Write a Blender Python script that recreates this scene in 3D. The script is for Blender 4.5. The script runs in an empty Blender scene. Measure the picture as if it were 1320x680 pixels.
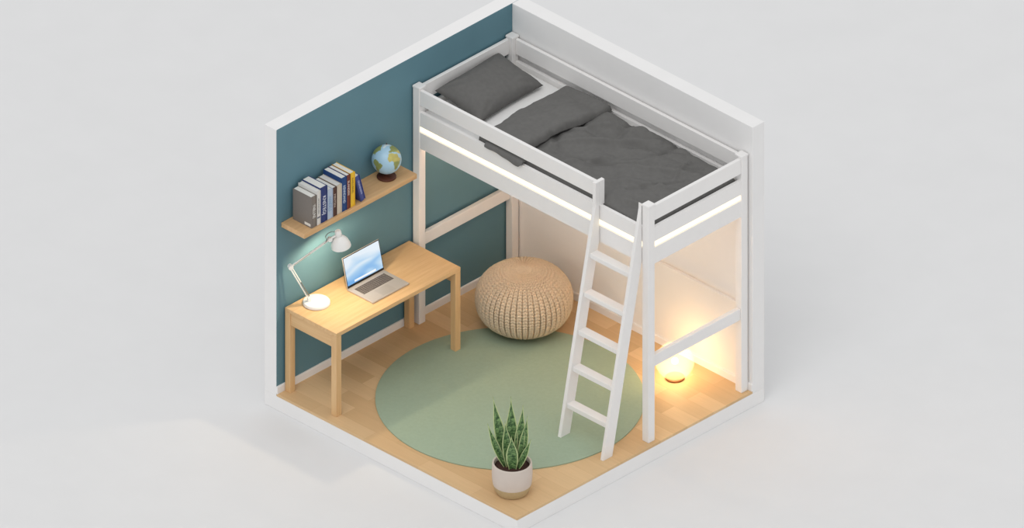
import bpy, bmesh, math, random
from mathutils import Vector, Matrix, noise
R = math.radians
random.seed(7)
S = bpy.context.scene
COL = S.collection

# ------------------------------------------------------------------ camera, world, light, exposure
EL, YAW = 0.5558, 0.7753
KPX = 167.0
cam = bpy.data.cameras.new('camera')
cam.type = 'ORTHO'
cam.ortho_scale = 1320 / KPX
cam.clip_end = 200
camo = bpy.data.objects.new('camera', cam)
COL.objects.link(camo)
right = Vector((math.cos(YAW), math.sin(YAW), 0))
ahead = Vector((-math.sin(YAW) * math.cos(EL), math.cos(YAW) * math.cos(EL), -math.sin(EL)))
upv = right.cross(ahead)
# the room's centre (1.3,-1.3,0) sits at pixel (663.28, 505.49) of the 1320x680 frame
aim = Vector((1.3, -1.3, 0)) - right * ((663.28 - 660) / KPX) + upv * ((505.49 - 340) / KPX)
rot = Matrix((right, upv, -ahead)).transposed().to_4x4()
camo.matrix_world = Matrix.Translation(aim - ahead * 20) @ rot
S.camera = camo

w = bpy.data.worlds.new('world')
S.world = w
w.use_nodes = True
bg = w.node_tree.nodes['Background']
bg.inputs[0].default_value = (0.985, 0.99, 1.0, 1)
bg.inputs[1].default_value = 0.835

sun = bpy.data.lights.new('sun', 'SUN')
sun.energy = 0.62
sun.angle = R(32)
sun.color = (1.0, 0.995, 0.985)
suno = bpy.data.objects.new('sun', sun)
COL.objects.link(suno)
suno.rotation_euler = Vector((-0.25, 0.55, -0.9)).to_track_quat('-Z', 'Y').to_euler()

S.view_settings.view_transform = 'Standard'
S.view_settings.look = 'None'
S.view_settings.exposure = 0.0
S.view_settings.gamma = 1.0
S.view_settings.use_curve_mapping = False
try:
    S.cycles.use_denoising = True
    S.cycles.max_bounces = 10
    S.cycles.diffuse_bounces = 6
    S.cycles.sample_clamp_indirect = 6
except Exception:
    pass


# ------------------------------------------------------------------ helpers
def lin(c):
    def f(v):
        v /= 255.0
        return v / 12.92 if v <= 0.04045 else ((v + 0.055) / 1.055) ** 2.4
    return (f(c[0]), f(c[1]), f(c[2]), 1.0)


def nd(nt, t, **kw):
    n = nt.nodes.new(t)
    for k, v in kw.items():
        if k in n.inputs.keys():
            n.inputs[k].default_value = v
        else:
            setattr(n, k, v)
    return n


def mat(name, c, rough=0.6, vary=0.03, scale=12.0, bump=0.0, bscale=120.0, metal=0.0, spec=0.3, coat=0.0):
    """plain painted / moulded surface with a faint procedural variation"""
    m = bpy.data.materials.new(name)
    m.use_nodes = True
    nt = m.node_tree
    b = nt.nodes['Principled BSDF']
    b.inputs['Roughness'].default_value = rough
    b.inputs['Metallic'].default_value = metal
    b.inputs['Specular IOR Level'].default_value = spec
    b.inputs['Coat Weight'].default_value = coat
    tc = nd(nt, 'ShaderNodeTexCoord')
    no = nd(nt, 'ShaderNodeTexNoise', Scale=scale, Detail=4.0)
    nt.links.new(tc.outputs['Object'], no.inputs['Vector'])
    r = nd(nt, 'ShaderNodeValToRGB')
    l = lin(c)
    r.color_ramp.elements[0].position = 0.3
    r.color_ramp.elements[1].position = 0.7
    r.color_ramp.elements[0].color = tuple(max(0, v * (1 - vary)) for v in l[:3]) + (1,)
    r.color_ramp.elements[1].color = tuple(min(1, v * (1 + vary)) for v in l[:3]) + (1,)
    nt.links.new(no.outputs['Fac'], r.inputs['Fac'])
    nt.links.new(r.outputs['Color'], b.inputs['Base Color'])
    if bump:
        n2 = nd(nt, 'ShaderNodeTexNoise', Scale=bscale, Detail=3.0)
        bp = nd(nt, 'ShaderNodeBump', Strength=bump, Distance=0.01)
        nt.links.new(tc.outputs['Object'], n2.inputs['Vector'])
        nt.links.new(n2.outputs['Fac'], bp.inputs['Height'])
        nt.links.new(bp.outputs['Normal'], b.inputs['Normal'])
    return m


def wood(name, c1, c2, axis=1, rough=0.5):
    """wood with grain running along one axis of the object"""
    m = bpy.data.materials.new(name)
    m.use_nodes = True
    nt = m.node_tree
    b = nt.nodes['Principled BSDF']
    b.inputs['Roughness'].default_value = rough
    b.inputs['Specular IOR Level'].default_value = 0.3
    tc = nd(nt, 'ShaderNodeTexCoord')
    mp = nd(nt, 'ShaderNodeMapping')
    sc = [38.0, 38.0, 38.0]
    sc[axis] = 2.2
    mp.inputs['Scale'].default_value = sc
    no = nd(nt, 'ShaderNodeTexNoise', Scale=1.0, Detail=5.0, Roughness=0.6, Distortion=0.4)
    nt.links.new(tc.outputs['Object'], mp.inputs['Vector'])
    nt.links.new(mp.outputs['Vector'], no.inputs['Vector'])
    r = nd(nt, 'ShaderNodeValToRGB')
    r.color_ramp.elements[0].position = 0.28
    r.color_ramp.elements[1].position = 0.72
    r.color_ramp.elements[0].color = lin(c1)
    r.color_ramp.elements[1].color = lin(c2)
    nt.links.new(no.outputs['Fac'], r.inputs['Fac'])
    nt.links.new(r.outputs['Color'], b.inputs['Base Color'])
    return m


def emit(name, c, strength):
    m = bpy.data.materials.new(name)
    m.use_nodes = True
    nt = m.node_tree
    nt.nodes.remove(nt.nodes['Principled BSDF'])
    e = nd(nt, 'ShaderNodeEmission')
    e.inputs['Color'].default_value = (c[0], c[1], c[2], 1)
    e.inputs['Strength'].default_value = strength
    nt.links.new(e.outputs[0], nt.nodes['Material Output'].inputs['Surface'])
    return m


def off(parent):
    o, v = parent, Vector((0, 0, 0))
    while o is not None:
        v += o.location
        o = o.parent
    return v


def obj(name, bm, m, parent=None, smooth=False, loc=None, local=False, angle=None):
    """link one bmesh as ONE mesh object. Coordinates are world ones unless local."""
    me = bpy.data.meshes.new(name)
    bmesh.ops.recalc_face_normals(bm, faces=bm.faces)
    if smooth:
        for f in bm.faces:
            f.smooth = True
    o = bpy.data.objects.new(name, me)
    COL.objects.link(o)
    sh = Vector((0, 0, 0))
    if parent is not None:
        o.parent = parent
        if not local:
            sh = off(parent)
    if loc is not None:
        o.location = Vector(loc) - sh
        sh = sh + o.location
        sh = Vector(loc)
    if not local and sh.length > 0:
        bmesh.ops.translate(bm, verts=bm.verts, vec=-sh)
    bm.to_mesh(me)
    bm.free()
    for x in (m if isinstance(m, (list, tuple)) else [m]):
        me.materials.append(x)
    if smooth and angle:
        try:
            me.set_sharp_from_angle(angle=angle)
        except Exception:
            pass
    return o


def tag(o, label, cat, group=None):
    o['label'] = label
    o['category'] = cat
    if group:
        o['group'] = group
    return o


def thing(name, label, cat, loc, group=None, rot=(0, 0, 0)):
    o = bpy.data.objects.new(name, None)
    o.empty_display_size = 0.1
    o.location = loc
    o.rotation_euler = rot
    COL.objects.link(o)
    return tag(o, label, cat, group)


def struct(o):
    o['kind'] = 'structure'
    return o


def add_box(bm, x0, x1, y0, y1, z0, z1, bev=0.0, seg=2):
    n = bmesh.new()
    bmesh.ops.create_cube(n, size=1.0)
    for v in n.verts:
        v.co = Vector((x0 + (v.co.x + .5) * (x1 - x0), y0 + (v.co.y + .5) * (y1 - y0), z0 + (v.co.z + .5) * (z1 - z0)))
    if bev:
        bmesh.ops.bevel(n, geom=list(n.edges), offset=bev, segments=seg, affect='EDGES', profile=0.5)
    join(bm, n)
    return bm


def join(bm, n, mi=None):
    mp = {}
    for v in n.verts:
        mp[v] = bm.verts.new(v.co)
    for f in n.faces:
        try:
            g = bm.faces.new([mp[v] for v in f.verts])
            g.material_index = f.material_index if mi is None else mi
            g.smooth = f.smooth
        except ValueError:
            pass
    n.free()


def box(*a, **k):
    return add_box(bmesh.new(), *a, **k)


def add_prism(bm, poly, axis, a0, a1, bev=0.0):
    """extrude a closed polygon (list of 2-D points in the other two axes, in x,y,z order) along axis from a0 to a1"""
    n = bmesh.new()

    def co(p, a):
        q = list(p)
        q.insert(axis, a)
        return Vector(q)
    A = [n.verts.new(co(p, a0)) for p in poly]
    B = [n.verts.new(co(p, a1)) for p in poly]
    n.faces.new(A)
    n.faces.new(list(reversed(B)))
    k = len(poly)
    for i in range(k):
        n.faces.new([A[i], B[i], B[(i + 1) % k], A[(i + 1) % k]])
    bmesh.ops.recalc_face_normals(n, faces=n.faces)
    if bev:
        bmesh.ops.bevel(n, geom=list(n.edges), offset=bev, segments=2, affect='EDGES', profile=0.5)
    join(bm, n)
    return bm


def add_lathe(bm, prof, cx, cy, cz, n=48, M=None):
    """revolve (r, z) profile round a vertical axis; ends with r == 0 become poles"""
    rings = []
    M = M or Matrix.Identity(3)
    c = Vector((cx, cy, cz))
    for r, z in prof:
        if r < 1e-6:
            rings.append([bm.verts.new(c + M @ Vector((0, 0, z)))])
        else:
            rings.append([bm.verts.new(c + M @ Vector((r * math.cos(2 * math.pi * i / n), r * math.sin(2 * math.pi * i / n), z))) for i in range(n)])
    for a, b in zip(rings, rings[1:]):
        for i in range(n):
            j = (i + 1) % n
            q = []
            for v in ([a[i], a[j]] if len(a) > 1 else [a[0]]) + ([b[j], b[i]] if len(b) > 1 else [b[0]]):
                q.append(v)
            if len(q) > 2:
                bm.faces.new(q)
    return bm


def add_tube(bm, pts, r, n=10, caps=True):
    pts = [Vector(p) for p in pts]
    rings = []
    ref = None
    for i, p in enumerate(pts):
        d = (pts[min(i + 1, len(pts) - 1)] - pts[max(i - 1, 0)]).normalized()
        if ref is None:
            ref = d.orthogonal().normalized()
        ref = (ref - d * ref.dot(d)).normalized()
        b = d.cross(ref)
        rr = r[i] if isinstance(r, (list, tuple)) else r
        rings.append([bm.verts.new(p + (ref * math.cos(2 * math.pi * k / n) + b * math.sin(2 * math.pi * k / n)) * rr) for k in range(n)])
    for a, c in zip(rings, rings[1:]):
        for k in range(n):
            bm.faces.new([a[k], a[(k + 1) % n], c[(k + 1) % n], c[k]])
    if caps:
        bm.faces.new(rings[0])
        bm.faces.new(list(reversed(rings[-1])))
    return bm


def smooth_pts(pts, k=8):
    """Catmull-Rom through points"""
    P = [Vector(p) for p in pts]
    P = [P[0] * 2 - P[1]] + P + [P[-1] * 2 - P[-2]]
    out = []
    for i in range(1, len(P) - 2):
        for j in range(k):
            t = j / k
            a, b, c, d = P[i - 1], P[i], P[i + 1], P[i + 2]
            out.append(0.5 * ((2 * b) + (c - a) * t + (2 * a - 5 * b + 4 * c - d) * t * t + (3 * b - a - 3 * c + d) * t ** 3))
    out.append(P[-2])
    return out


def ss(a, b, x):
    t = min(1, max(0, (x - a) / (b - a)))
    return t * t * (3 - 2 * t)


def fbm(x, y, z=0.0, o=4):
    return noise.fractal(Vector((x, y, z)), 1.0, 2.0, o)


# ------------------------------------------------------------------ materials
M_ground = mat('ground_matte', (220, 220, 220), 0.9, 0.01, 3.0)
M_white = mat('white_paint', (234, 233, 232), 0.7, 0.01, 6.0)
M_wallwhite = mat('wall_white_paint', (232, 231, 230), 0.75, 0.012, 5.0)
M_teal = mat('teal_wall_paint', (95, 132, 144), 0.7, 0.03, 3.0)
M_bed = mat('bed_white_lacquer', (233, 231, 229), 0.45, 0.012, 9.0)
M_oak = wood('oak_desk', (206, 166, 118), (222, 186, 138), 1)
M_oakv = wood('oak_desk_leg', (206, 166, 118), (222, 186, 138), 2)
M_oakx = wood('oak_cross_grain', (206, 166, 118), (222, 186, 138), 0)
M_shelf = wood('oak_shelf', (196, 156, 112), (216, 178, 132), 1)
M_sheet = mat('white_sheet', (232, 231, 229), 0.9, 0.012, 14.0, 0.15, 60.0)
M_grey = mat('charcoal_cotton', (107, 106, 104), 0.95, 0.05, 30.0, 0.12, 260.0, spec=0.1)
M_greypillow = mat('charcoal_pillow_cotton', (105, 104, 102), 0.95, 0.05, 30.0, 0.12, 260.0, spec=0.1)
M_rug = mat('sage_rug_pile', (160, 177, 154), 0.97, 0.03, 40.0, 0.35, 420.0, spec=0.05)
M_lampwhite = mat('lamp_white_enamel', (232, 231, 228), 0.35, 0.01, 20.0, spec=0.5)
M_spring = mat('lamp_spring_steel', (128, 130, 128), 0.4, 0.02, 20.0, metal=0.6)
M_alu = mat('laptop_aluminium', (196, 188, 180), 0.38, 0.01, 40.0, metal=0.35, spec=0.4)
M_key = mat('laptop_key_grey', (84, 78, 75), 0.6, 0.04, 300.0)
M_well = mat('laptop_key_well', (176, 168, 160), 0.6, 0.02, 40.0)
M_bezel = mat('laptop_bezel_black', (22, 23, 26), 0.3, 0.02, 40.0)
M_paper = mat('page_paper', (226, 224, 218), 0.9, 0.04, 90.0)
M_walnut = wood('globe_stand_walnut', (74, 40, 30), (98, 56, 42), 0, 0.4)
M_sea = mat('globe_sea', (166, 200, 220), 0.35, 0.03, 18.0, spec=0.5)
M_land = mat('globe_land', (138, 146, 84), 0.4, 0.14, 34.0, spec=0.5)
M_dry = mat('globe_dry_land', (186, 176, 100), 0.4, 0.12, 34.0, spec=0.5)
M_ice = mat('globe_ice', (214, 224, 226), 0.4, 0.03, 34.0, spec=0.5)
M_pot = mat('pot_glaze', (206, 194, 184), 0.55, 0.02, 12.0)
M_potbase = mat('pot_bare_clay', (186, 166, 128), 0.8, 0.05, 60.0)
M_soil = mat('potting_soil', (70, 48, 42), 1.0, 0.25, 90.0, 0.8, 90.0)
M_lampbase = mat('lamp_base_bronze', (130, 84, 44), 0.4, 0.05, 30.0)

# oak plank floor
M_floor = bpy.data.materials.new('oak_plank_floor')
M_floor.use_nodes = True
nt = M_floor.node_tree
b = nt.nodes['Principled BSDF']
b.inputs['Roughness'].default_value = 0.5
b.inputs['Specular IOR Level'].default_value = 0.25
tc = nd(nt, 'ShaderNodeTexCoord')
br = nd(nt, 'ShaderNodeTexBrick', offset=0.37, offset_frequency=2)
br.inputs['Scale'].default_value = 1.0
br.inputs['Mortar Size'].default_value = 0.0008
br.inputs['Mortar Smooth'].default_value = 0.3
br.inputs['Bias'].default_value = 0.0
br.inputs['Brick Width'].default_value = 0.58
br.inputs['Row Height'].default_value = 0.145
br.inputs['Color1'].default_value = lin((222, 191, 148))
br.inputs['Color2'].default_value = lin((204, 170, 127))
br.inputs['Mortar'].default_value = lin((190, 156, 114))
nt.links.new(tc.outputs['Object'], br.inputs['Vector'])
mp = nd(nt, 'ShaderNodeMapping')
mp.inputs['Scale'].default_value = (3.0, 40.0, 1.0)
no = nd(nt, 'ShaderNodeTexNoise', Scale=1.0, Detail=5.0, Roughness=0.6)
nt.links.new(tc.outputs['Object'], mp.inputs['Vector'])
nt.links.new(mp.outputs['Vector'], no.inputs['Vector'])
rp = nd(nt, 'ShaderNodeValToRGB')
rp.color_ramp.elements[0].color = (0.90, 0.89, 0.87, 1)
rp.color_ramp.elements[1].color = (1.06, 1.06, 1.06, 1)
nt.links.new(no.outputs['Fac'], rp.inputs['Fac'])
mx = nd(nt, 'ShaderNodeMix', data_type='RGBA', blend_type='MULTIPLY')
mx.inputs[0].default_value = 1.0
nt.links.new(br.outputs['Color'], mx.inputs[6])
nt.links.new(rp.outputs['Color'], mx.inputs[7])
nt.links.new(mx.outputs[2], b.inputs['Base Color'])

# knitted wool (stitches are in the mesh; the colour follows the yarn)
M_knit = mat('beige_wool_yarn', (208, 188, 162), 0.95, 0.08, 70.0, 0.15, 300.0, spec=0.1)

# snake-plant leaf: pale margin, dark and light cross bands, from the blade's own UVs
M_leaf = bpy.data.materials.new('snake_plant_leaf')
M_leaf.use_nodes = True
nt = M_leaf.node_tree
b = nt.nodes['Principled BSDF']
b.inputs['Roughness'].default_value = 0.45
uv = nd(nt, 'ShaderNodeUVMap')
sx = nd(nt, 'ShaderNodeSeparateXYZ')
nt.links.new(uv.outputs[0], sx.inputs[0])
mp = nd(nt, 'ShaderNodeMapping')
mp.inputs['Scale'].default_value = (2.6, 15.0, 1.0)
no = nd(nt, 'ShaderNodeTexNoise', Scale=1.0, Detail=3.0, Roughness=0.65, Distortion=1.0)
nt.links.new(uv.outputs[0], mp.inputs['Vector'])
nt.links.new(mp.outputs['Vector'], no.inputs['Vector'])
rp = nd(nt, 'ShaderNodeValToRGB')
rp.color_ramp.elements[0].position = 0.40
rp.color_ramp.elements[1].position = 0.62
rp.color_ramp.elements[0].color = lin((44, 78, 40))
rp.color_ramp.elements[1].color = lin((126, 160, 100))
nt.links.new(no.outputs['Fac'], rp.inputs['Fac'])
m1 = nd(nt, 'ShaderNodeMath', operation='SUBTRACT')
m1.inputs[1].default_value = 0.5
m2 = nd(nt, 'ShaderNodeMath', operation='ABSOLUTE')
m3 = nd(nt, 'ShaderNodeMapRange')
m3.inputs[1].default_value = 0.40
m3.inputs[2].default_value = 0.46
nt.links.new(sx.outputs[0], m1.inputs[0])
nt.links.new(m1.outputs[0], m2.inputs[0])
nt.links.new(m2.outputs[0], m3.inputs[0])
mx = nd(nt, 'ShaderNodeMix', data_type='RGBA')
nt.links.new(m3.outputs[0], mx.inputs[0])
nt.links.new(rp.outputs['Color'], mx.inputs[6])
mx.inputs[7].default_value = lin((182, 196, 140))
nt.links.new(mx.outputs[2], b.inputs['Base Color'])

# ------------------------------------------------------------------ the setting
L, H, T, HB = 2.6, 2.393, 0.128, 0.146
ZF = -0.022
struct(obj('ground', box(-30, 30, -30, 30, -HB - 0.1, -HB), M_ground))
struct(obj('trim_1', box(-T, L, -L, T, -HB, ZF, bev=0.004), M_white))          # white plinth under the room
struct(obj('floor', box(0, L, -L, 0, ZF, 0, bev=0.003), M_floor))

bm = bmesh.new()
add_box(bm, -T, 0, -L, T, ZF, H, bev=0.004)
wl = struct(obj('wall_left', bm, [M_white, M_teal]))
for p in wl.data.polygons:
    if p.normal.x > 0.9:
        p.material_index = 1
struct(obj('wall_right', box(0, L, 0, T, ZF, H, bev=0.004), M_wallwhite))


def skirting(name, pts):
    bm = bmesh.new()
    if name == 'baseboard_left':
        add_prism(bm, [(0, 0), (0.012, 0), (0.012, 0.058), (0.008, 0.066), (0, 0.066)], 1, -L, -0.0125)
    else:
        add_prism(bm, [(0, 0), (-0.012, 0), (-0.012, 0.058), (-0.008, 0.066), (0, 0.066)], 0, 0, L)
    return struct(obj(name, bm, M_white))


skirting('baseboard_left', None)
skirting('baseboard_right', None)

# ------------------------------------------------------------------ loft bed
YF, XR, ZT = -1.11, 2.562, 2.14
BX, BY, PW = 0.014, -0.014, 0.07
bed = thing('loft_bed', 'tall white wooden loft bed with glowing strip under its guard rails', 'bed', (1.29, -0.56, 0))
for (x0, y0) in ((BX, YF), (XR - PW, YF), (BX, BY - PW), (XR - PW, BY - PW)):
    bm = box(x0, x0 + PW, y0, y0 + PW, 0, ZT - 0.006, bev=0.005)
    add_box(bm, x0 - 0.003, x0 + PW + 0.003, y0 - 0.003, y0 + PW + 0.003, ZT - 0.012, ZT + 0.008, bev=0.004)
    obj('post', bm, M_bed, bed)
X0, X1 = BX + PW, XR - PW            # between the posts along the wall
Y0, Y1 = YF + PW, BY - PW            # between the posts across the bed
G0, G1 = 1.99, 2.125                # guard rail
A0, A1 = 1.60, 1.927                  # deep side board with the light groove
g0, g1 = 1.745, 1.801


def groove(o, i):
    """profile of a side board: o = outer face, i = inner face, with a shallow groove on the outer face"""
    k = o + (i - o) * 0.42
    return [(o, A0), (o, g0), (k, g0), (k, g1), (o, g1), (o, A1), (i, A1), (i, A0)]


yo, yi = YF + 0.006, YF + 0.036
xo, xi = XR - 0.006, XR - 0.036
obj('side_board', add_prism(bmesh.new(), groove(yo, yi), 0, X0, X1), M_bed, bed)
obj('end_board', add_prism(bmesh.new(), groove(xo, xi), 1, Y0, Y1), M_bed, bed)
obj('side_board', box(X0, X1, BY - 0.036, BY - 0.006, A0, A1, bev=0.003), M_bed, bed)
obj('end_board', box(BX + 0.006, BX + 0.036, Y0, Y1, A0, A1, bev=0.003), M_bed, bed)
XG = 2.0
obj('guard_rail', box(X0, XG, yo, yi, G0, G1, bev=0.004), M_bed, bed)
obj('guard_rail', box(X0, X1, BY - 0.036, BY - 0.006, G0, G1, bev=0.004), M_bed, bed)
obj('guard_rail', box(xi, xo, Y0, Y1, G0, G1, bev=0.004), M_bed, bed)
obj('guard_rail', box(BX + 0.006, BX + 0.036, Y0, Y1, G0, G1, bev=0.004), M_bed, bed)
obj('guard_upright', box(XG, XG + 0.032, YF - 0.001, yi + 0.02, A1, 2.15, bev=0.0015), M_bed, bed)
obj('stretcher', box(BX + 0.012, BX + 0.05, Y0, Y1, 0.685, 0.79, bev=0.004), M_bed, bed)
obj('stretcher', box(XR - 0.05, XR - 0.012, Y0, Y1, 0.66, 0.765, bev=0.004), M_bed, bed)
obj('stretcher', box(X0, X1, BY - 0.03, BY - 0.004, 0.742, 0.772, bev=0.003), M_bed, bed)
for i in range(9):
    x = 0.16 + i * 0.275
    obj('slat', box(x, x + 0.09, yi, BY - 0.036, 1.715, 1.735), M_oakx, bed)
M_fill = emit('hidden_fill_glow', (1.0, 0.73, 0.54), 30.0)
M_led = emit('warm_light_strip', (1.0, 0.86, 0.60), 1.75)
obj('light_strip', box(X0, X1, yo + 0.004, yo + 0.0126, g0 + 0.008, g1 - 0.008), M_led, bed)
obj('light_strip', box(X0 + 0.03, X1 - 0.03, yi, yi + 0.006, 1.625, 1.66), M_fill, bed)  # unseen fill light, added behind the board to warm the wall under the bed
obj('light_strip', box(xo - 0.0126, xo - 0.004, Y0, Y1, g0 + 0.008, g1 - 0.008), M_led, bed)

# ------------------------------------------------------------------ mattress, pillow, duvet
MT = 1.90
bm = box(0.056, 2.52, -1.07, -0.055, 1.735, MT, bev=0.03, seg=4)
tag(obj('mattress', bm, M_sheet, smooth=True), 'white sheeted mattress lying on the loft bed', 'mattress')


def pillow():
    bm = bmesh.new()
    nx, ny = 44, 52
    a, c = 0.238, 0.372
    top, bot = [], []
    for i in range(nx + 1):
        u = -1 + 2 * i / nx
        rt, rb = [], []
        for j in range(ny + 1):
            v = -1 + 2 * j / ny
            # corners pulled out to points, sides drawn in
            pu = u * a * (1 - 0.07 * (1 - v * v))
            pv = v * c * (1 - 0.06 * (1 - u * u))
            h = (max(0, (1 - u ** 4)) * max(0, (1 - v ** 4))) ** 0.55
            # gathers running out of the corners
            wr = 0
            for su in (-1, 1):
                for sv in (-1, 1):
                    d = math.hypot(u - su, v - sv)
                    an = math.atan2(v - sv, u - su)
                    wr += 0.007 * math.sin(an * 11 + su * 2 + sv) * math.exp(-((d - 0.45) / 0.28) ** 2)
            wr += 0.012 * fbm(u * 1.5 + 3, v * 1.5)
            rt.append((pu, pv, 0.098 * h + wr * h))
            rb.append((pu, pv, -0.05 * h))
        top.append(rt)
        bot.append(rb)
    VT = [[bm.verts.new(p) for p in r] for r in top]
    VB = [[VT[i][j] if i in (0, nx) or j in (0, ny) else bm.verts.new(bot[i][j]) for j in range(ny + 1)] for i in range(nx + 1)]
    for i in range(nx):
        for j in range(ny):
            bm.faces.new([VT[i][j], VT[i + 1][j], VT[i + 1][j + 1], VT[i][j + 1]])
            bm.faces.new([VB[i][j], VB[i][j + 1], VB[i + 1][j + 1], VB[i + 1][j]])
    return bm


po = obj('pillow', pillow(), M_greypillow, smooth=True)
po.location = (0.285, -0.545, MT + 0.088)
po.rotation_euler = (0, R(13), R(3))
tag(po, 'plump charcoal grey pillow at the head of the loft bed', 'pillow')

duvet = thing('duvet', 'rumpled charcoal grey duvet with turned down top on the loft bed', 'duvet', (1.6, -0.56, MT))

RIDGES = [  # (x0,y0,x1,y1,height,width): soft folds in the cover
    (1.15, -0.75, 1.75, -0.15, 0.020, 0.035), (1.10, -0.45, 1.55, -0.10, 0.016, 0.030), (1.35, -1.05, 1.62, -0.55, 0.014, 0.03),
    (1.75, -0.62, 2.30, -0.30, 0.016, 0.04), (1.65, -0.95, 2.2, -0.62, 0.016, 0.045), (2.05, -0.36, 2.42, -0.12, 0.015, 0.022),
    (1.9, -1.05, 2.35, -0.88, 0.014, 0.03), (2.2, -0.62, 2.48, -0.5, 0.013, 0.025), (1.5, -0.42, 2.02, -0.12, -0.013, 0.03),
    (1.25, -0.95, 1.9, -0.42, -0.014, 0.03), (2.05, -0.82, 2.3, -0.40, -0.012, 0.02), (2.12, -0.2, 2.2, -0.45, 0.013, 0.018),
]


def ridge(x, y):
    h = 0
    for (x0, y0, x1, y1, a, wd) in RIDGES:
        d = Vector((x1 - x0, y1 - y0))
        t = ((x - x0) * d.x + (y - y0) * d.y) / d.length_squared
        tt = min(1, max(0, t))
        wob = 0.02 * fbm(tt * 2 + x0, y0)
        q = math.hypot(x - x0 - tt * d.x, y - y0 - tt * d.y + wob)
        h += 2.6 * a * math.exp(-(q / (0.8 * wd)) ** 2) * (1 - 0.6 * abs(2 * tt - 1))
    return h


def quilt(nx, ny, edge, height, roll, zb, under=None):
    """closed padded sheet: edge(u, v) -> (x, y); height(x, y) -> top above zb; edges rolled over by roll"""
    bm = bmesh.new()
    T_, B_ = [], []
    for i in range(nx + 1):
        rt, rb = [], []
        for j in range(ny + 1):
            u, v = i / nx, j / ny
            x, y = edge(u, v)
            X = edge(1, v)[0] - edge(0, v)[0]
            Y = edge(u, 1)[1] - edge(u, 0)[1]
            d = min(u * X, (1 - u) * X, v * Y, (1 - v) * Y)
            k = 1.0 if d > roll else math.sqrt(max(0, 1 - (1 - d / roll) ** 2))
            hh = height(x, y)
            zl = zb + (under(x, y) if under else 0.0)
            rt.append(bm.verts.new((x, y, max(zl + 0.002, zl + (zb + hh - zl) * (0.12 + 0.88 * k)))))
            rb.append(bm.verts.new((x, y, zl)))
        T_.append(rt)
        B_.append(rb)
    for i in range(nx):
        for j in range(ny):
            bm.faces.new([T_[i][j], T_[i + 1][j], T_[i + 1][j + 1], T_[i][j + 1]])
            bm.faces.new([B_[i][j], B_[i][j + 1], B_[i + 1][j + 1], B_[i + 1][j]])
    for i in range(nx):
        bm.faces.new([T_[i][0], B_[i][0], B_[i + 1][0], T_[i + 1][0]])
        bm.faces.new([T_[i][ny], T_[i + 1][ny], B_[i + 1][ny], B_[i][ny]])
    for j in range(ny):
        bm.faces.new([T_[0][j], T_[0][j + 1], B_[0][j + 1], B_[0][j]])
        bm.faces.new([T_[nx][j], B_[nx][j], B_[nx][j + 1], T_[nx][j + 1]])
    return bm


def body_edge(u, v):
    x = 0.95 + u * (2.515 - 0.95)
    back = -0.070 - 0.018 * (0.5 + 0.5 * math.sin(x * 6.1)) - 0.02 * fbm(x * 3, 1.7) - 0.006 * ss(1.7, 2.5, x)
    front = -1.068 + 0.004 * math.sin(x * 7)
    return x, front + v * (back - front)


def crease(x, y):
    n1 = noise.noise(Vector((x * 1.9 + y * 0.9, y * 1.5 - x * 0.5, 3.3)))
    n2 = noise.noise(Vector((x * 2.6 - y * 1.1, y * 2.8 + x * 0.6, 8.1)))
    return -0.024 * math.exp(-(n1 / 0.085) ** 2) - 0.006 * math.exp(-(n2 / 0.07) ** 2) + 0.012 * abs(n1) + 0.01 * abs(n2)


def body_h(x, y):
    return 0.058 - 0.034 * (1 - ss(1.07, 1.19, x)) + crease(x, y) + 0.022 * fbm(x * 2.2, y * 2.2, 0.3) + 0.009 * fbm(x * 6, y * 4, 2.0) + ridge(x, y)


obj('cover', quilt(170, 100, body_edge, body_h, 0.05, MT + 0.001), M_grey, duvet, smooth=True)


def cuff_edge(u, v):
    y = -1.068 + v * (1.068 - 0.062)
    head = 0.645 + 0.012 * math.sin(v * 9) + 0.03 * (1 - v) ** 3 + 0.02 * fbm(v * 3, 5.0)
    fold = 1.075 + 0.055 * v + 0.022 * math.sin(v * 8 + 1.0) + 0.02 * fbm(v * 4, 9.0)
    return head + u * (fold - head), y


def cuff_h(x, y):
    t = ss(0.62, 0.9, x)
    return 0.078 + 0.036 * t + 0.022 * fbm(x * 2.6, y * 2.6, 4.0) + 0.006 * fbm(x * 8, y * 6, 6.0) \
        - 0.02 * math.exp(-((x - 1.06) / 0.05) ** 2 - ((y + 0.62) / 0.03) ** 2) - 0.014 * math.exp(-((y + 0.2) / 0.05) ** 2) * t


obj('turned_down_top', quilt(56, 100, cuff_edge, cuff_h, 0.045, MT + 0.002, lambda x, y: 0.040 * ss(0.95, 1.05, x)), M_grey, duvet, smooth=True)

# the corner of the cover that slips through the gap and hangs over the side board
bm = bmesh.new()
nx, nt_ = 60, 16
rows = []
for i in range(nx + 1):
    s = i / nx
    x = 0.80 + s * 0.40
    drop = 0.024 * ss(0.3, 0.85, s) * (1 - ss(0.90, 1.0, s)) 
    prof = smooth_pts([(0, yi + 0.02, MT + 0.058), (0, yi, 1.962), (0, yo + 0.006, 1.962), (0, yo - 0.006, 1.956), (0, yo - 0.011, 1.944 - 0.5 * drop), (0, yo - 0.011, 1.936 - drop - 0.003 * math.sin(s * 17))], 4)
    rows.append([bm.verts.new((x, p.y, p.z)) for p in prof])
for a, c in zip(rows, rows[1:]):
    for k in range(len(a) - 1):
        bm.faces.new([a[k], a[k + 1], c[k + 1], c[k]])
fl = obj('draped_corner', bm, M_grey, duvet, smooth=True)
md = fl.modifiers.new('thickness', 'SOLIDIFY')
md.thickness = 0.020
md.offset = 0.0

# ------------------------------------------------------------------ ladder
ladder = thing('ladder', 'white wooden ladder with five rungs leaning on the loft bed', 'ladder', (2.25, -1.49, 0))
RUGT = 0.011


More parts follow.
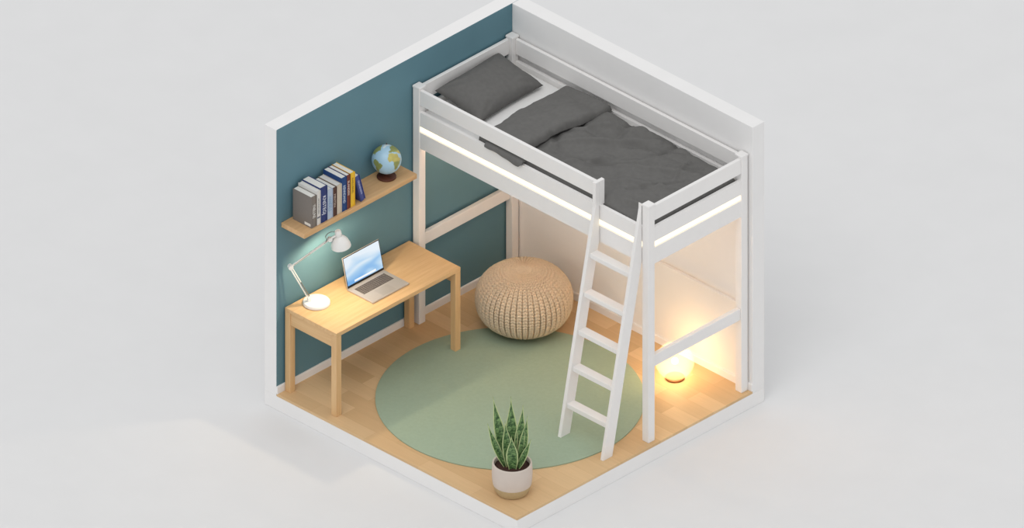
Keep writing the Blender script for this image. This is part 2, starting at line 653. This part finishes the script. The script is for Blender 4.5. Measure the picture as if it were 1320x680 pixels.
def lrail(x0, x1, zb, yt=-1.155):
    f = lambda z: -1.54 + 0.2 * z
    bk = lambda z: -1.437 + 0.2 * z
    zc = (-1.112 + 1.437) / 0.2
    zf = (yt + 1.54) / 0.2
    poly = [(f(zb), zb), (bk(zb), zb), (-1.112, zc), (-1.112, 2.15), (yt, 2.15), (yt, zf)]
    return add_prism(bmesh.new(), poly, 0, x0, x1, bev=0.0015)


obj('rail', lrail(2.0, 2.032, RUGT), M_bed, ladder)
obj('rail', lrail(2.462, 2.492, 0.0, -1.119), M_bed, ladder)
for z in (0.293, 0.600, 0.905, 1.222, 1.545):
    y = -1.54 + 0.2 * z + 0.012
    obj('rung', box(2.032, 2.462, y, y + 0.078, z - 0.042, z, bev=0.004), M_bed, ladder)

# ------------------------------------------------------------------ rug
bm = bmesh.new()
add_lathe(bm, [(0, 0), (1.040, 0), (1.041, 0.002), (1.041, RUGT - 0.002), (1.036, RUGT), (0, RUGT)], 1.345, -1.395, 0.0, 128)
tag(obj('round_rug', bm, M_rug, smooth=True, angle=R(40), loc=(1.345, -1.395, 0)), 'large round sage green rug on the oak floor', 'rug')

# ------------------------------------------------------------------ desk
DX0, DX1, DY0, DY1, DZ = 0.016, 0.572, -2.522, -1.152, 0.757
desk = thing('desk', 'light oak desk with square legs against the teal wall', 'desk', ((DX0 + DX1) / 2, (DY0 + DY1) / 2, 0))
LW = 0.056
obj('desk_top', box(DX0, DX1, DY0, DY1, DZ - 0.036, DZ, bev=0.003), M_oak, desk)
for (x, y, zb) in ((DX0, DY0, 0), (DX1 - LW, DY0, 0), (DX0, DY1 - LW, 0), (DX1 - LW, DY1 - LW, RUGT)):
    obj('leg', box(x, x + LW, y, y + LW, zb, DZ - 0.036, bev=0.003), M_oakv, desk)
for y in (DY0 + 0.008, DY1 - 0.036):
    obj('apron', box(DX0 + LW, DX1 - LW, y, y + 0.028, DZ - 0.145, DZ - 0.036, bev=0.002), M_oakx, desk)
obj('apron', box(DX0 + 0.006, DX0 + 0.03, DY0 + LW, DY1 - LW, DZ - 0.145, DZ - 0.036, bev=0.002), M_oak, desk)

# ------------------------------------------------------------------ desk lamp
lx, ly = 0.152, -2.312
lamp = thing('desk_lamp', 'white jointed desk lamp shining on the left end of the oak desk', 'lamp', (lx, ly, DZ))
bm = bmesh.new()
add_lathe(bm, [(0, 0), (0.100, 0), (0.107, 0.004), (0.107, 0.018), (0.101, 0.026), (0.04, 0.031), (0, 0.031)], lx, ly, DZ, 56)
obj('base', bm, M_lampwhite, lamp, smooth=True, angle=R(40))
J0 = Vector((0.118, -2.362, DZ + 0.062))
J1 = Vector((0.052, -2.498, 1.128))
J2 = Vector((0.235, -2.250, 1.350))
bm = bmesh.new()
add_tube(bm, [J0 - Vector((0, 0, 0.036)), J0 + Vector((0, 0, 0.004))], [0.016, 0.013], 14)
obj('pivot', bm, M_lampwhite, lamp, smooth=True, angle=R(40))


def arm(a, b_, gap):
    d = (b_ - a).normalized()
    n = d.cross(Vector((0.8, 0.3, 0))).normalized()
    bm = bmesh.new()
    for s in (-1, 1):
        add_tube(bm, [a + n * gap * s, b_ + n * gap * s], 0.0055, 8)
    return bm, n, d


bm, n_, d_ = arm(J0, J1, 0.011)
obj('lower_arm', bm, M_lampwhite, lamp, smooth=True, angle=R(50))
bm = bmesh.new()
for s in (-1, 1):
    q = d_.cross(n_) * 0.013 * s
    add_tube(bm, [J0 + q + d_ * 0.02, J0 + q + d_ * 0.17], 0.0045, 8)
obj('spring', bm, M_spring, lamp, smooth=True, angle=R(50))
bm, n_, d_ = arm(J1, J2, 0.011)
obj('upper_arm', bm, M_lampwhite, lamp, smooth=True, angle=R(50))
bm = bmesh.new()
add_tube(bm, [J1 + d_ * 0.035 - n_ * 0.0, J1 + d_ * 0.19], 0.0065, 8)
obj('spring', bm, M_spring, lamp, smooth=True, angle=R(50))
bm = bmesh.new()
ax = Vector((0.8, -0.4, 0)).normalized()
add_tube(bm, [J1 - ax * 0.018, J1 + ax * 0.018], 0.020, 16)
obj('elbow', bm, M_lampwhite, lamp, smooth=True, angle=R(50))
# head: bell shade opening downwards
AX = Vector((0.10, 0.16, -1)).normalized()          # the way the lamp points
Q = AX.to_track_quat('-Z', 'Y').to_matrix()
HC = Vector((0.285, -2.176, 1.274))                  # centre of the rim
bm = bmesh.new()
outer = [(0.020, 0.098), (0.030, 0.094), (0.048, 0.080), (0.066, 0.052), (0.076, 0.020), (0.078, 0.0)]
inner = [(0.0755, 0.0), (0.0735, 0.020), (0.0635, 0.051), (0.046, 0.077), (0.028, 0.090), (0.018, 0.094)]
add_lathe(bm, outer + inner, HC.x, HC.y, HC.z, 48, Q)
sh = obj('shade', bm, M_lampwhite, lamp, smooth=True, angle=R(50))
bm = bmesh.new()
add_lathe(bm, [(0, 0.072), (0.019, 0.072), (0.021, 0.098), (0.026, 0.104), (0.026, 0.140), (0.021, 0.150), (0, 0.152)], HC.x, HC.y, HC.z, 28, Q)
obj('socket', bm, M_lampwhite, lamp, smooth=True, angle=R(50))
neck = HC + Q @ Vector((0, 0, 0.118))
bm = bmesh.new()
add_tube(bm, [J2, neck], 0.009, 10)
add_tube(bm, [J2 - ax * 0.016, J2 + ax * 0.016], 0.017, 14)
obj('neck', bm, M_lampwhite, lamp, smooth=True, angle=R(50))
bm = bmesh.new()
cap = HC + Q @ Vector((0, 0, 0.135))
add_tube(bm, smooth_pts([cap + Vector((-0.02, -0.01, 0)), cap + Vector((-0.03, -0.06, 0.012)), cap + Vector((-0.035, -0.10, -0.008)), J2 + Vector((0, -0.035, 0.005)), J2 - d_ * 0.06 + n_ * 0.012]), 0.0035, 8)
obj('cable', bm, mat('lamp_cable_grey', (120, 124, 122), 0.6), lamp, smooth=True)
bulb = HC + Q @ Vector((0, 0, 0.040))
bm = bmesh.new()
bmesh.ops.create_uvsphere(bm, u_segments=20, v_segments=12, radius=0.020)
bmesh.ops.translate(bm, verts=bm.verts, vec=bulb)
obj('bulb', bm, emit('lamp_bulb_glow', (1.0, 0.93, 0.80), 14.0), lamp, smooth=True)
pl = bpy.data.lights.new('lamp_light', 'POINT')
pl.energy = 15.0
pl.color = (1.0, 0.80, 0.55)
pl.shadow_soft_size = 0.022
plo = bpy.data.objects.new('lamp_light', pl)
COL.objects.link(plo)
plo.parent = lamp
plo.location = HC + Q @ Vector((0, 0, 0.014)) - lamp.location

# ------------------------------------------------------------------ laptop
px0, px1, py0, py1 = 0.190, 0.470, -2.016, -1.612
laptop = thing('laptop', 'open silver laptop with a blue screen on the oak desk', 'laptop', ((px0 + px1) / 2, (py0 + py1) / 2, DZ))
obj('base', box(px0, px1, py0, py1, DZ + 0.001, DZ + 0.016, bev=0.004), M_alu, laptop)
ztop = DZ + 0.016
bm = box(px0 + 0.040, px0 + 0.152, py0 + 0.035, py1 - 0.035, ztop - 0.001, ztop + 0.0004)
obj('keyboard_well', bm, M_well, laptop)
bm = bmesh.new()
for r_ in range(6):
    kx = px0 + 0.043 + r_ * 0.0182
    n = 14
    kw = (py1 - py0 - 0.076) / n
    c = 0
    while c < n:
        span = 5 if (r_ == 5 and c == 4) else 1
        add_box(bm, kx, kx + 0.0152, py0 + 0.038 + c * kw + 0.0015, py0 + 0.038 + (c + span) * kw - 0.0015, ztop + 0.0003, ztop + 0.0018)
        c += span
obj('keyboard', bm, M_key, laptop)
obj('trackpad', box(px0 + 0.166, px1 - 0.012, (py0 + py1) / 2 - 0.07, (py0 + py1) / 2 + 0.07, ztop - 0.001, ztop + 0.0004, bev=0.0002), mat('laptop_trackpad', (190, 182, 174), 0.35, 0.01, 40, metal=0.35), laptop)
# lid: built upright about the hinge, then tilted back
HG = Vector((px0 + 0.006, (py0 + py1) / 2, ztop + 0.004))
tilt = Matrix.Rotation(R(-13), 3, 'Y')


def lidbox(x0, x1, y0, y1, z0, z1, bev=0.0):
    bm = box(x0, x1, y0, y1, z0, z1, bev=bev)
    for v in bm.verts:
        v.co = HG + tilt @ v.co
    return bm


hw = (py1 - py0) / 2
obj('lid', lidbox(-0.007, 0.0, -hw, hw, -0.004, 0.258, 0.003), M_alu, laptop)
obj('bezel', lidbox(-0.001, 0.0012, -hw + 0.003, hw - 0.003, 0.0, 0.255), M_bezel, laptop)
M_scr = bpy.data.materials.new('laptop_display')
M_scr.use_nodes = True
nt = M_scr.node_tree
nt.nodes.remove(nt.nodes['Principled BSDF'])
tc = nd(nt, 'ShaderNodeTexCoord')
mp = nd(nt, 'ShaderNodeMapping')
mp.inputs['Scale'].default_value = (1.0, 1.6, 2.6)
mp.inputs['Rotation'].default_value = (R(38), 0, 0)
no = nd(nt, 'ShaderNodeTexNoise', Scale=0.8, Detail=0.5, Distortion=0.8)
nt.links.new(tc.outputs['Generated'], mp.inputs['Vector'])
nt.links.new(mp.outputs['Vector'], no.inputs['Vector'])
sx = nd(nt, 'ShaderNodeSeparateXYZ')
nt.links.new(tc.outputs['Generated'], sx.inputs[0])
ad = nd(nt, 'ShaderNodeMath', operation='MULTIPLY_ADD')
ad.inputs[1].default_value = 0.55
nt.links.new(sx.outputs[2], ad.inputs[0])
nt.links.new(no.outputs['Fac'], ad.inputs[2])
rp = nd(nt, 'ShaderNodeValToRGB')
el = rp.color_ramp.elements
el[0].position = 0.45
el[0].color = lin((120, 176, 232))
el[1].position = 0.98
el[1].color = lin((232, 242, 250))
e2 = el.new(0.66)
e2.color = lin((180, 214, 242))
nt.links.new(ad.outputs[0], rp.inputs['Fac'])
em = nd(nt, 'ShaderNodeEmission')
em.inputs['Strength'].default_value = 1.0
nt.links.new(rp.outputs['Color'], em.inputs['Color'])
nt.links.new(em.outputs[0], nt.nodes['Material Output'].inputs['Surface'])
dsp = obj('display', lidbox(0.0008, 0.0018, -hw + 0.009, hw - 0.009, 0.018, 0.248), M_scr, laptop)
obj('task_bar', lidbox(0.0015, 0.0022, -hw + 0.085, hw - 0.085, 0.026, 0.042), emit('task_bar_glow', (0.93, 0.95, 0.97), 1.0), laptop)

# ------------------------------------------------------------------ wall shelf
SZ = 1.532
SY0, SY1, SX = -2.548, -1.306, 0.252
shelf = obj('wall_shelf', box(0.001, SX, SY0, SY1, SZ - 0.042, SZ, bev=0.003), M_shelf, loc=(0.12, -1.93, SZ - 0.042))
tag(shelf, 'long oak shelf on the teal wall above the desk', 'shelf')


# ------------------------------------------------------------------ books
def lettering(name, text, size, length, m, parent, centre, X, Y):
    """text as a flat raised mesh; X reading direction, Y up of the letters; fitted to length x size"""
    cu = bpy.data.curves.new(name, 'FONT')
    cu.body = text
    cu.extrude = 0.0
    to = bpy.data.objects.new('tmp', cu)
    COL.objects.link(to)
    dg = bpy.context.evaluated_depsgraph_get()
    me = bpy.data.meshes.new_from_object(to.evaluated_get(dg))
    bpy.data.objects.remove(to)
    bm = bmesh.new()
    bm.from_mesh(me)
    xs = [v.co.x for v in bm.verts]
    ys = [v.co.y for v in bm.verts]
    cx, cy_ = (min(xs) + max(xs)) / 2, (min(ys) + max(ys)) / 2
    fx, fy = length / (max(xs) - min(xs)), size / (max(ys) - min(ys))
    r = bmesh.ops.extrude_face_region(bm, geom=list(bm.faces))
    up = [v for v in r['geom'] if isinstance(v, bmesh.types.BMVert)]
    for v in up:
        v.co.z += 1.0
    X, Y = Vector(X), Vector(Y)
    Z = X.cross(Y)
    for v in bm.verts:
        v.co = Vector(centre) + X * (v.co.x - cx) * fx + Y * (v.co.y - cy_) * fy + Z * (v.co.z * 0.0007)
    return obj(name, bm, m, parent, local=True)


def book(label, y0, y1, h, cover, text=None, tcol=None, tsize=0.5, tspan=0.45, tpos=0.5, x0=0.030, x1=0.236, lean=0.0, band=None, blabel=None, bend=0.0):
    """a standing book, spine to the room (+x). Coordinates local to its base corner (y0 side)."""
    t = y1 - y0
    root = thing('book', label, 'book', (x0, y0, SZ + 0.0005), 'books on the oak shelf', (lean, 0, 0))
    d = x1 - x0
    cm = mat('book_cover', cover, 0.55, 0.02, 30.0)
    k = 0.0035
    bm = bmesh.new()
    add_box(bm, 0, d - 0.002, 0, k, 0, h, bev=0.0008)
    add_box(bm, 0, d - 0.002, t - k, t, 0, h, bev=0.0008)
    # slightly rounded spine
    pts = []
    for i in range(9):
        a = -1 + 2 * i / 8
        pts.append((d - 0.004 - 0.006 * bend * 0 - 0.005 * a * a * (1 + bend), t / 2 + a * t / 2))
    pts = pts + [(d - 0.012, t - 0.0002), (d - 0.012, 0.0002)]
    add_prism(bm, pts, 2, 0, h)
    obj('cover', bm, cm, root, local=True)
    obj('pages', box(0.004, d - 0.012, k, t - k, 0.004, h - 0.004), M_paper, root, local=True)
    if text:
        lettering('spine_lettering', text, t * tsize, h * tspan, mat('book_ink', tcol, 0.5, 0.01), root, (d - 0.0038, t / 2, h * tpos), (0, 0, -1), (0, 1, 0))
    if band:
        z0, z1, c = band
        obj('spine_band', box(d - 0.011, d - 0.0030, 0.003, t - 0.003, h * z0, h * z1), mat('book_band', c, 0.5, 0.01), root, local=True)
    if blabel:
        xa, xb, za, zb = blabel
        o = obj('cover_label', box(xa * d, xb * d, -0.0012, 0.0005, za * h, zb * h), M_paper, root, local=True)
        o['label'] = 'small white label'
    return root


g = 0.0008
book('thick grey book with white lettering and small white label, at left end of shelf row', -2.449, -2.391, 0.280, (124, 117, 111), 'YNELUNE', (226, 224, 220), 0.55, 0.44, 0.52, blabel=(0.62, 0.93, 0.045, 0.125))
book('slim white book with small grey lettering beside the thick grey book', -2.391 + g, -2.350, 0.306, (214, 212, 208), 'ARTUNSCHEN', (120, 122, 128), 0.34, 0.46, 0.56, band=(0.20, 0.24, (92, 96, 112)))
book('thick navy book with large white spine lettering beside a white book', -2.350 + g, -2.275, 0.318, (42, 58, 112), 'KNSTEGJ', (222, 228, 236), 0.62, 0.52, 0.48)
book('pale blue book with faint blue lettering between navy and dark brown books', -2.275 + g, -2.214, 0.262, (176, 190, 208), 'HANDELS', (120, 156, 190), 0.55, 0.5, 0.52)
book('slim dark brown book with pale lettering beside the pale blue book', -2.214 + g, -2.170, 0.258, (82, 58, 52), 'MINTEN', (206, 190, 178), 0.45, 0.45, 0.55)
book('blank beige book between the dark brown book and tall royal blue book', -2.170 + g, -2.115, 0.262, (198, 188, 172))
book('tall royal blue book with white lettering standing beside the dark red book', -2.115 + g, -2.060, 0.304, (34, 70, 124), 'KENNDAND', (206, 222, 238), 0.45, 0.52, 0.5)
book('dark red book with pale lettering standing beside the yellow book', -2.060 + g, -2.020, 0.304, (118, 58, 46), 'ELANDEN', (230, 212, 200), 0.5, 0.42, 0.62)
book('bright yellow book with dark lettering in the shelf row', -2.020 + g, -1.970, 0.306, (228, 186, 52), 'NAELUSINEL', (120, 96, 40), 0.36, 0.46, 0.62)
LEAN = R(15.5)
book('indigo blue book leaning against the upright yellow book', -1.970 + 0.001 + 0.252 * math.sin(LEAN), -1.970 + 0.001 + 0.252 * math.sin(LEAN) + 0.050, 0.252, (66, 78, 138), 'ONANINIAN', (178, 186, 222), 0.36, 0.55, 0.55, lean=LEAN, bend=0.6)

# ------------------------------------------------------------------ globe
gx, gy = 0.118, -1.506
globe = thing('desk_globe', 'small world globe on a dark brown stand on the oak shelf', 'globe', (gx, gy, SZ))
bm = bmesh.new()
add_lathe(bm, [(0, 0), (0.070, 0), (0.076, 0.004), (0.076, 0.012), (0.070, 0.017), (0.030, 0.021), (0.014, 0.026), (0.010, 0.034), (0.012, 0.044), (0.012, 0.050), (0, 0.052)], gx, gy, SZ, 44)
obj('stand', bm, M_walnut, globe, smooth=True, angle=R(45))
GR = 0.116
GC = Vector((gx, gy, SZ + 0.050 + GR - 0.003))
NAM = [(-168, 66), (-140, 70), (-110, 74), (-80, 70), (-60, 58), (-56, 50), (-68, 44), (-76, 36), (-81, 26), (-90, 30), (-98, 24), (-92, 16), (-82, 9), (-78, 8), (-88, 14), (-106, 22), (-118, 33), (-126, 48), (-150, 60)]
SAM = [(-78, 8), (-70, 12), (-58, 7), (-48, -1), (-34, -7), (-40, -20), (-50, -28), (-58, -38), (-66, -50), (-72, -54), (-74, -42), (-70, -20), (-80, -5)]
AFR = [(-17, 21), (-8, 34), (10, 37), (20, 32), (33, 31), (42, 13), (51, 11), (42, -2), (38, -18), (30, -30), (19, -35), (12, -18), (9, -1), (4, 6), (-8, 4), (-16, 12)]
EUR = [(-10, 37), (-9, 44), (-2, 48), (6, 54), (10, 58), (6, 62), (16, 70), (30, 70), (60, 70), (100, 76), (150, 72), (178, 66), (140, 50), (122, 36), (108, 20), (98, 8), (88, 22), (78, 8), (68, 24), (56, 26), (46, 30), (36, 36), (27, 40), (20, 40), (12, 44), (2, 40)]
GRN = [(-52, 62), (-40, 62), (-22, 72), (-28, 82), (-56, 80), (-60, 74)]


def inside(p, poly):
    x, y = p
    c = False
    for i in range(len(poly)):
        x1, y1 = poly[i]
        x2, y2 = poly[i - 1]
        if (y1 > y) != (y2 > y) and x < (x2 - x1) * (y - y1) / (y2 - y1) + x1:
            c = not c
    return c


bm = bmesh.new()
bmesh.ops.create_uvsphere(bm, u_segments=120, v_segments=72, radius=GR)
for f in bm.faces:
    c = f.calc_center_median().normalized()
    lat = math.degrees(math.asin(c.z)) + 3 * fbm(c.x * 3, c.y * 3, c.z * 3)
    lon = math.degrees(math.atan2(c.y, c.x)) + 3 * fbm(c.x * 3 + 9, c.y * 3, c.z * 3)
    f.smooth = True
    if lat > 78 or lat < -72 or inside((lon, lat), GRN):
        f.material_index = 3
    elif any(inside((lon, lat), q) for q in (NAM, SAM, AFR, EUR)):
        dry = (inside((lon, lat), AFR) and lat > 2) or (inside((lon, lat), EUR) and lat < 40)
        f.material_index = 2 if dry else 1
# turn longitude -18 towards the camera's side, then tip the pole back
view_az = math.atan2(-math.cos(YAW), math.sin(YAW))
bmesh.ops.rotate(bm, verts=bm.verts, cent=(0, 0, 0), matrix=Matrix.Rotation(view_az - R(-20), 3, 'Z'))
bmesh.ops.rotate(bm, verts=bm.verts, cent=(0, 0, 0), matrix=Matrix.Rotation(R(-17), 3, right))
bmesh.ops.translate(bm, verts=bm.verts, vec=GC)
obj('sphere', bm, [M_sea, M_land, M_dry, M_ice], globe)
pole = Matrix.Rotation(R(-17), 3, right) @ Vector((0, 0, 1))
bm = bmesh.new()
side = -Vector((math.sin(YAW), -math.cos(YAW), 0))
arc = []
for i in range(25):
    a = math.pi * i / 24
    arc.append(GC + (pole * math.cos(a) + (side - pole * side.dot(pole)).normalized() * math.sin(a)) * (GR + 0.006))
add_tube(bm, arc, 0.004, 8)
obj('meridian_arm', bm, M_walnut, globe, smooth=True)

# ------------------------------------------------------------------ knitted pouf
PX, PY = 0.688, -0.571
rad, hh = 0.380, 0.268
RIBS = 49


def pouf_profile(a):
    """side outline: a from -1 (floor) to 1 (crown) -> radius, height"""
    t = a * math.pi / 2
    r = rad * (max(math.cos(t), 0) ** 0.80)
    z = hh + hh * math.copysign(abs(math.sin(t)) ** 0.92, t)
    if a > 0:
        z -= 0.016 * math.exp(-(r / 0.05) ** 2)
    return r, max(RUGT + 0.004, z)


bm = bmesh.new()
core = []
NC = 90
for j in range(NC + 1):
    r, z = pouf_profile(-1 + 2 * j / NC)
    core.append((max(0.0, r - 0.022) if 0 < j < NC else 0.0, max(RUGT + 0.004, z - (0.006 if j > NC * 0.7 else 0))))
add_lathe(bm, core, PX, PY, 0, 112)
for v in bm.verts:
    q = v.co - Vector((PX, PY, 0))
    if q.z > hh:
        v.co.z += 0.004 * fbm(q.x * 55, q.y * 55, 2.0)
# arc-length table of the outline
tab = []
acc = 0.0
pr = None
for j in range(2001):
    a = -1 + 2 * j / 2000
    r, z = pouf_profile(a)
    if pr:
        acc += math.hypot(r - pr[0], z - pr[1])
    pr = (r, z)
    tab.append((acc, a))
STEP = 0.0265
rows_ = []
k_ = 0
for acc_, a in tab:
    if acc_ >= k_ * STEP:
        rows_.append(a)
        k_ += 1
tmpl = bmesh.new()
bmesh.ops.create_uvsphere(tmpl, u_segments=7, v_segments=5, radius=1.0)
TV = [v.co.copy() for v in tmpl.verts]
TF = [[v.index for v in f.verts] for f in tmpl.faces]
tmpl.free()
for a in rows_:
    r, z = pouf_profile(a)
    if r < 0.060 or (a < 0 and z < RUGT + 0.012):
        continue
    r2, z2 = pouf_profile(min(1, a + 0.01))
    tr_, tz_ = r2 - r, z2 - z
    ln = math.hypot(tr_, tz_) or 1
    tr_, tz_ = tr_ / ln, tz_ / ln
    colw = math.pi * r / RIBS                        # half a rib = one leg of the V
    for i in range(RIBS * 2):
        sg = 1 if i % 2 else -1
        th = 2 * math.pi * (i + 0.5) / (RIBS * 2) - sg * -0.12 * math.pi / RIBS
        er = Vector((math.cos(th), math.sin(th), 0))
        et = Vector((-math.sin(th), math.cos(th), 0))
        m_ = er * tr_ + Vector((0, 0, tz_))          # up the side
        n_ = er * tz_ - Vector((0, 0, tr_))          # outwards
        d_ = (m_ + et * (sg * 0.42 * min(1, colw / 0.012))).normalized()
        w_ = n_.cross(d_).normalized()
        c = Vector((PX, PY, z)) + er * r - n_ * (0.009 + 0.002 * random.random())
        lw = min(0.0122, colw * 0.54) * random.uniform(0.92, 1.06)
        lh = 0.0125 * min(1.0, 0.45 + colw / 0.02)
        vs = []
        for p in TV:
            q = c + d_ * (p.z * 0.0172) + w_ * (p.x * lw) + n_ * (p.y * lh)
            if q.z < RUGT + 0.001:
                q.z = RUGT + 0.001
            vs.append(bm.verts.new(q))
        for f in TF:
            bm.faces.new([vs[x] for x in f])
tag(obj('knitted_pouf', bm, M_knit, smooth=True, loc=(PX, PY, RUGT)), 'round ribbed beige knitted pouf under the loft bed', 'pouf')

# ------------------------------------------------------------------ snake plant
qx, qy = 2.305, -2.352
plant = thing('potted_snake_plant', 'potted snake plant in a two tone pot at the front floor corner', 'plant', (qx, qy, 0))
PH = 0.272
bm = bmesh.new()
out = [(0, 0), (0.105, 0), (0.120, 0.006), (0.138, 0.04), (0.150, 0.085)]
add_lathe(bm, out + [(0.146, 0.085), (0, 0.085)], qx, qy, 0, 56)
obj('pot_base', bm, M_potbase, plant, smooth=True, angle=R(40))
bm = bmesh.new()
add_lathe(bm, [(0.150, 0.0852), (0.156, 0.13), (0.158, 0.18), (0.156, 0.235), (0.154, PH - 0.004), (0.150, PH), (0.143, PH), (0.139, PH - 0.004), (0.138, 0.20), (0.136, 0.0852), (0.150, 0.0852)], qx, qy, 0, 56)
obj('pot', bm, M_pot, plant, smooth=True, angle=R(40))
bm = bmesh.new()
prof = [(0.1375, 0.215), (0.1375, 0.235), (0.10, 0.241), (0.05, 0.244), (0, 0.246)]
add_lathe(bm, prof, qx, qy, 0, 56)
for v in bm.verts:
    v.co.z += 0.004 * fbm(v.co.x * 40, v.co.y * 40)
obj('soil', bm, M_soil, plant, smooth=True)


def leaf(base, tip, width, bend, twist=0.0, cup=0.25):
    """sword blade from base to tip; bend = sideways bow vector; cross section cupped towards the room"""
    base, tip, bend = Vector(base), Vector(tip), Vector(bend)
    bm = bmesh.new()
    uvl = bm.loops.layers.uv.new('UVMap')
    n, c = 22, 8
    toward = Vector((math.sin(YAW), -math.cos(YAW), 0.15)).normalized()
    toward = Matrix.Rotation(twist, 3, 'Z') @ toward
    rows = []
    for i in range(n + 1):
        t = i / n
        p = base.lerp(tip, t) + bend * math.sin(math.pi * t) * 0.5
        d = (tip - base + bend * math.cos(math.pi * t) * math.pi * 0.5).normalized()
        sd = d.cross(toward).normalized()
        fr = sd.cross(d).normalized()
        wd = width * (0.62 + 0.38 * ss(0, 0.35, t)) * (1 - ss(0.45, 1.0, t) ** 1.15) + 0.0006
        row = []
        for k in range(c + 1):
            s = -1 + 2 * k / c
            row.append((p + sd * (s * wd / 2) + fr * (s * s * wd * cup), k / c, t))
        rows.append(row)
    F = [[bm.verts.new(q[0] - rows[i][4][0] * 0) for q in r] for i, r in enumerate(rows)]
    for i in range(n):
        for k in range(c):
            f = bm.faces.new([F[i][k], F[i][k + 1], F[i + 1][k + 1], F[i + 1][k]])
            for lp, (a, b2) in zip(f.loops, ((i, k), (i, k + 1), (i + 1, k + 1), (i + 1, k))):
                lp[uvl].uv = (rows[a][b2][1], rows[a][b2][2] * (1 + 0.7 * (tip - base).length))
            f.smooth = True
    o = obj('leaf', bm, M_leaf, plant)
    md = o.modifiers.new('thickness', 'SOLIDIFY')
    md.thickness = 0.005
    md.offset = 0
    return o


rgt = right
dep = Vector((-math.sin(YAW), math.cos(YAW), 0))


def lf(bx, bd, tx, td, h, wd, bow, tw=0.0):
    base = Vector((qx, qy, 0.225)) + rgt * bx + dep * bd
    tip = Vector((qx, qy, 0)) + rgt * tx + dep * td + Vector((0, 0, h))
    leaf(base, tip, wd, rgt * bow, tw)


# (base right, base depth, tip right, tip depth, tip height, width, bow, twist)
lf(-0.030, 0.030, -0.148, 0.040, 0.840, 0.0851, -0.020, 0.2)
lf(-0.002, 0.045, -0.010, 0.060, 0.830, 0.0966, 0.006, -0.1)
lf(0.028, 0.030, 0.084, 0.030, 0.770, 0.0805, 0.018, -0.2)
lf(0.046, 0.005, 0.118, 0.005, 0.690, 0.0690, 0.026, -0.4)
lf(-0.045, -0.010, -0.190, -0.030, 0.640, 0.0575, -0.030, 0.6)
lf(-0.022, -0.012, -0.056, -0.010, 0.650, 0.0759, -0.006, 0.2)
lf(0.004, -0.045, -0.006, -0.060, 0.545, 0.0897, 0.0, 0.0)
lf(0.040, -0.035, 0.145, -0.060, 0.515, 0.0529, 0.020, -0.7)

# ------------------------------------------------------------------ glowing table lamp on the floor
fx, fy = 2.037, -0.284
fl_ = thing('globe_lamp', 'glowing round floor lamp beneath the foot end of the bed', 'lamp', (fx, fy, 0))
bm = bmesh.new()
add_lathe(bm, [(0, 0), (0.072, 0), (0.075, 0.003), (0.075, 0.012), (0.070, 0.016), (0, 0.016)], fx, fy, 0, 48)
obj('base', bm, M_lampbase, fl_, smooth=True, angle=R(40))
GZ = 0.157
bm = bmesh.new()
prof = []
for i in range(33):
    a = -1.12 + (math.pi / 2 + 1.12) * i / 32
    prof.append((max(0, 0.152 * math.cos(a)) if i < 32 else 0, GZ + 0.152 * math.sin(a) * 1.0))
prof = [(0, prof[0][1])] + prof
add_lathe(bm, prof, fx, fy, 0, 64)
M_globe = bpy.data.materials.new('frosted_lamp_glass')
M_globe.use_nodes = True
nt = M_globe.node_tree
nt.nodes.remove(nt.nodes['Principled BSDF'])
tr = nd(nt, 'ShaderNodeBsdfTransparent')
df = nd(nt, 'ShaderNodeBsdfTranslucent')
df.inputs['Color'].default_value = (1.0, 0.86, 0.62, 1)
a1 = nd(nt, 'ShaderNodeMixShader')
a1.inputs[0].default_value = 0.12
nt.links.new(tr.outputs[0], a1.inputs[1])
nt.links.new(df.outputs[0], a1.inputs[2])
nt.links.new(a1.outputs[0], nt.nodes['Material Output'].inputs['Surface'])
# the glow fills the milky glass: brightest through its thickest part
ev = nd(nt, 'ShaderNodeEmission')
ev.inputs['Color'].default_value = (1.0, 0.74, 0.34, 1)
ev.inputs['Strength'].default_value = 5.2
nt.links.new(ev.outputs[0], nt.nodes['Material Output'].inputs['Volume'])
obj('globe_shade', bm, M_globe, fl_, smooth=True)
bm = bmesh.new()
bmesh.ops.create_uvsphere(bm, u_segments=32, v_segments=16, radius=0.026)
bmesh.ops.translate(bm, verts=bm.verts, vec=(fx, fy, GZ))
obj('bulb', bm, emit('warm_bulb_glow', (1.0, 0.80, 0.48), 10.0), fl_, smooth=True)
pl = bpy.data.lights.new('globe_lamp_light', 'POINT')
pl.energy = 4.6
pl.color = (1.0, 0.60, 0.27)
pl.shadow_soft_size = 0.07
plo = bpy.data.objects.new('globe_lamp_light', pl)
COL.objects.link(plo)
plo.parent = fl_
plo.location = (0, 0, GZ + 0.0)

# ------------------------------------------------------------------ pieces of parts go one level deeper (all these parents sit at their thing's origin)
def under_part(root, part, names):
    p = next(c for c in root.children if c.name.split('.')[0] == part)
    for c in list(root.children):
        if c.name.split('.')[0] in names:
            c.parent = p


under_part(laptop, 'base', ('keyboard', 'keyboard_well', 'trackpad'))
under_part(laptop, 'lid', ('bezel', 'display', 'task_bar'))
for o in list(COL.objects):
    if o.name.split('.')[0] == 'book':
        under_part(o, 'cover', ('spine_lettering', 'spine_band', 'cover_label'))
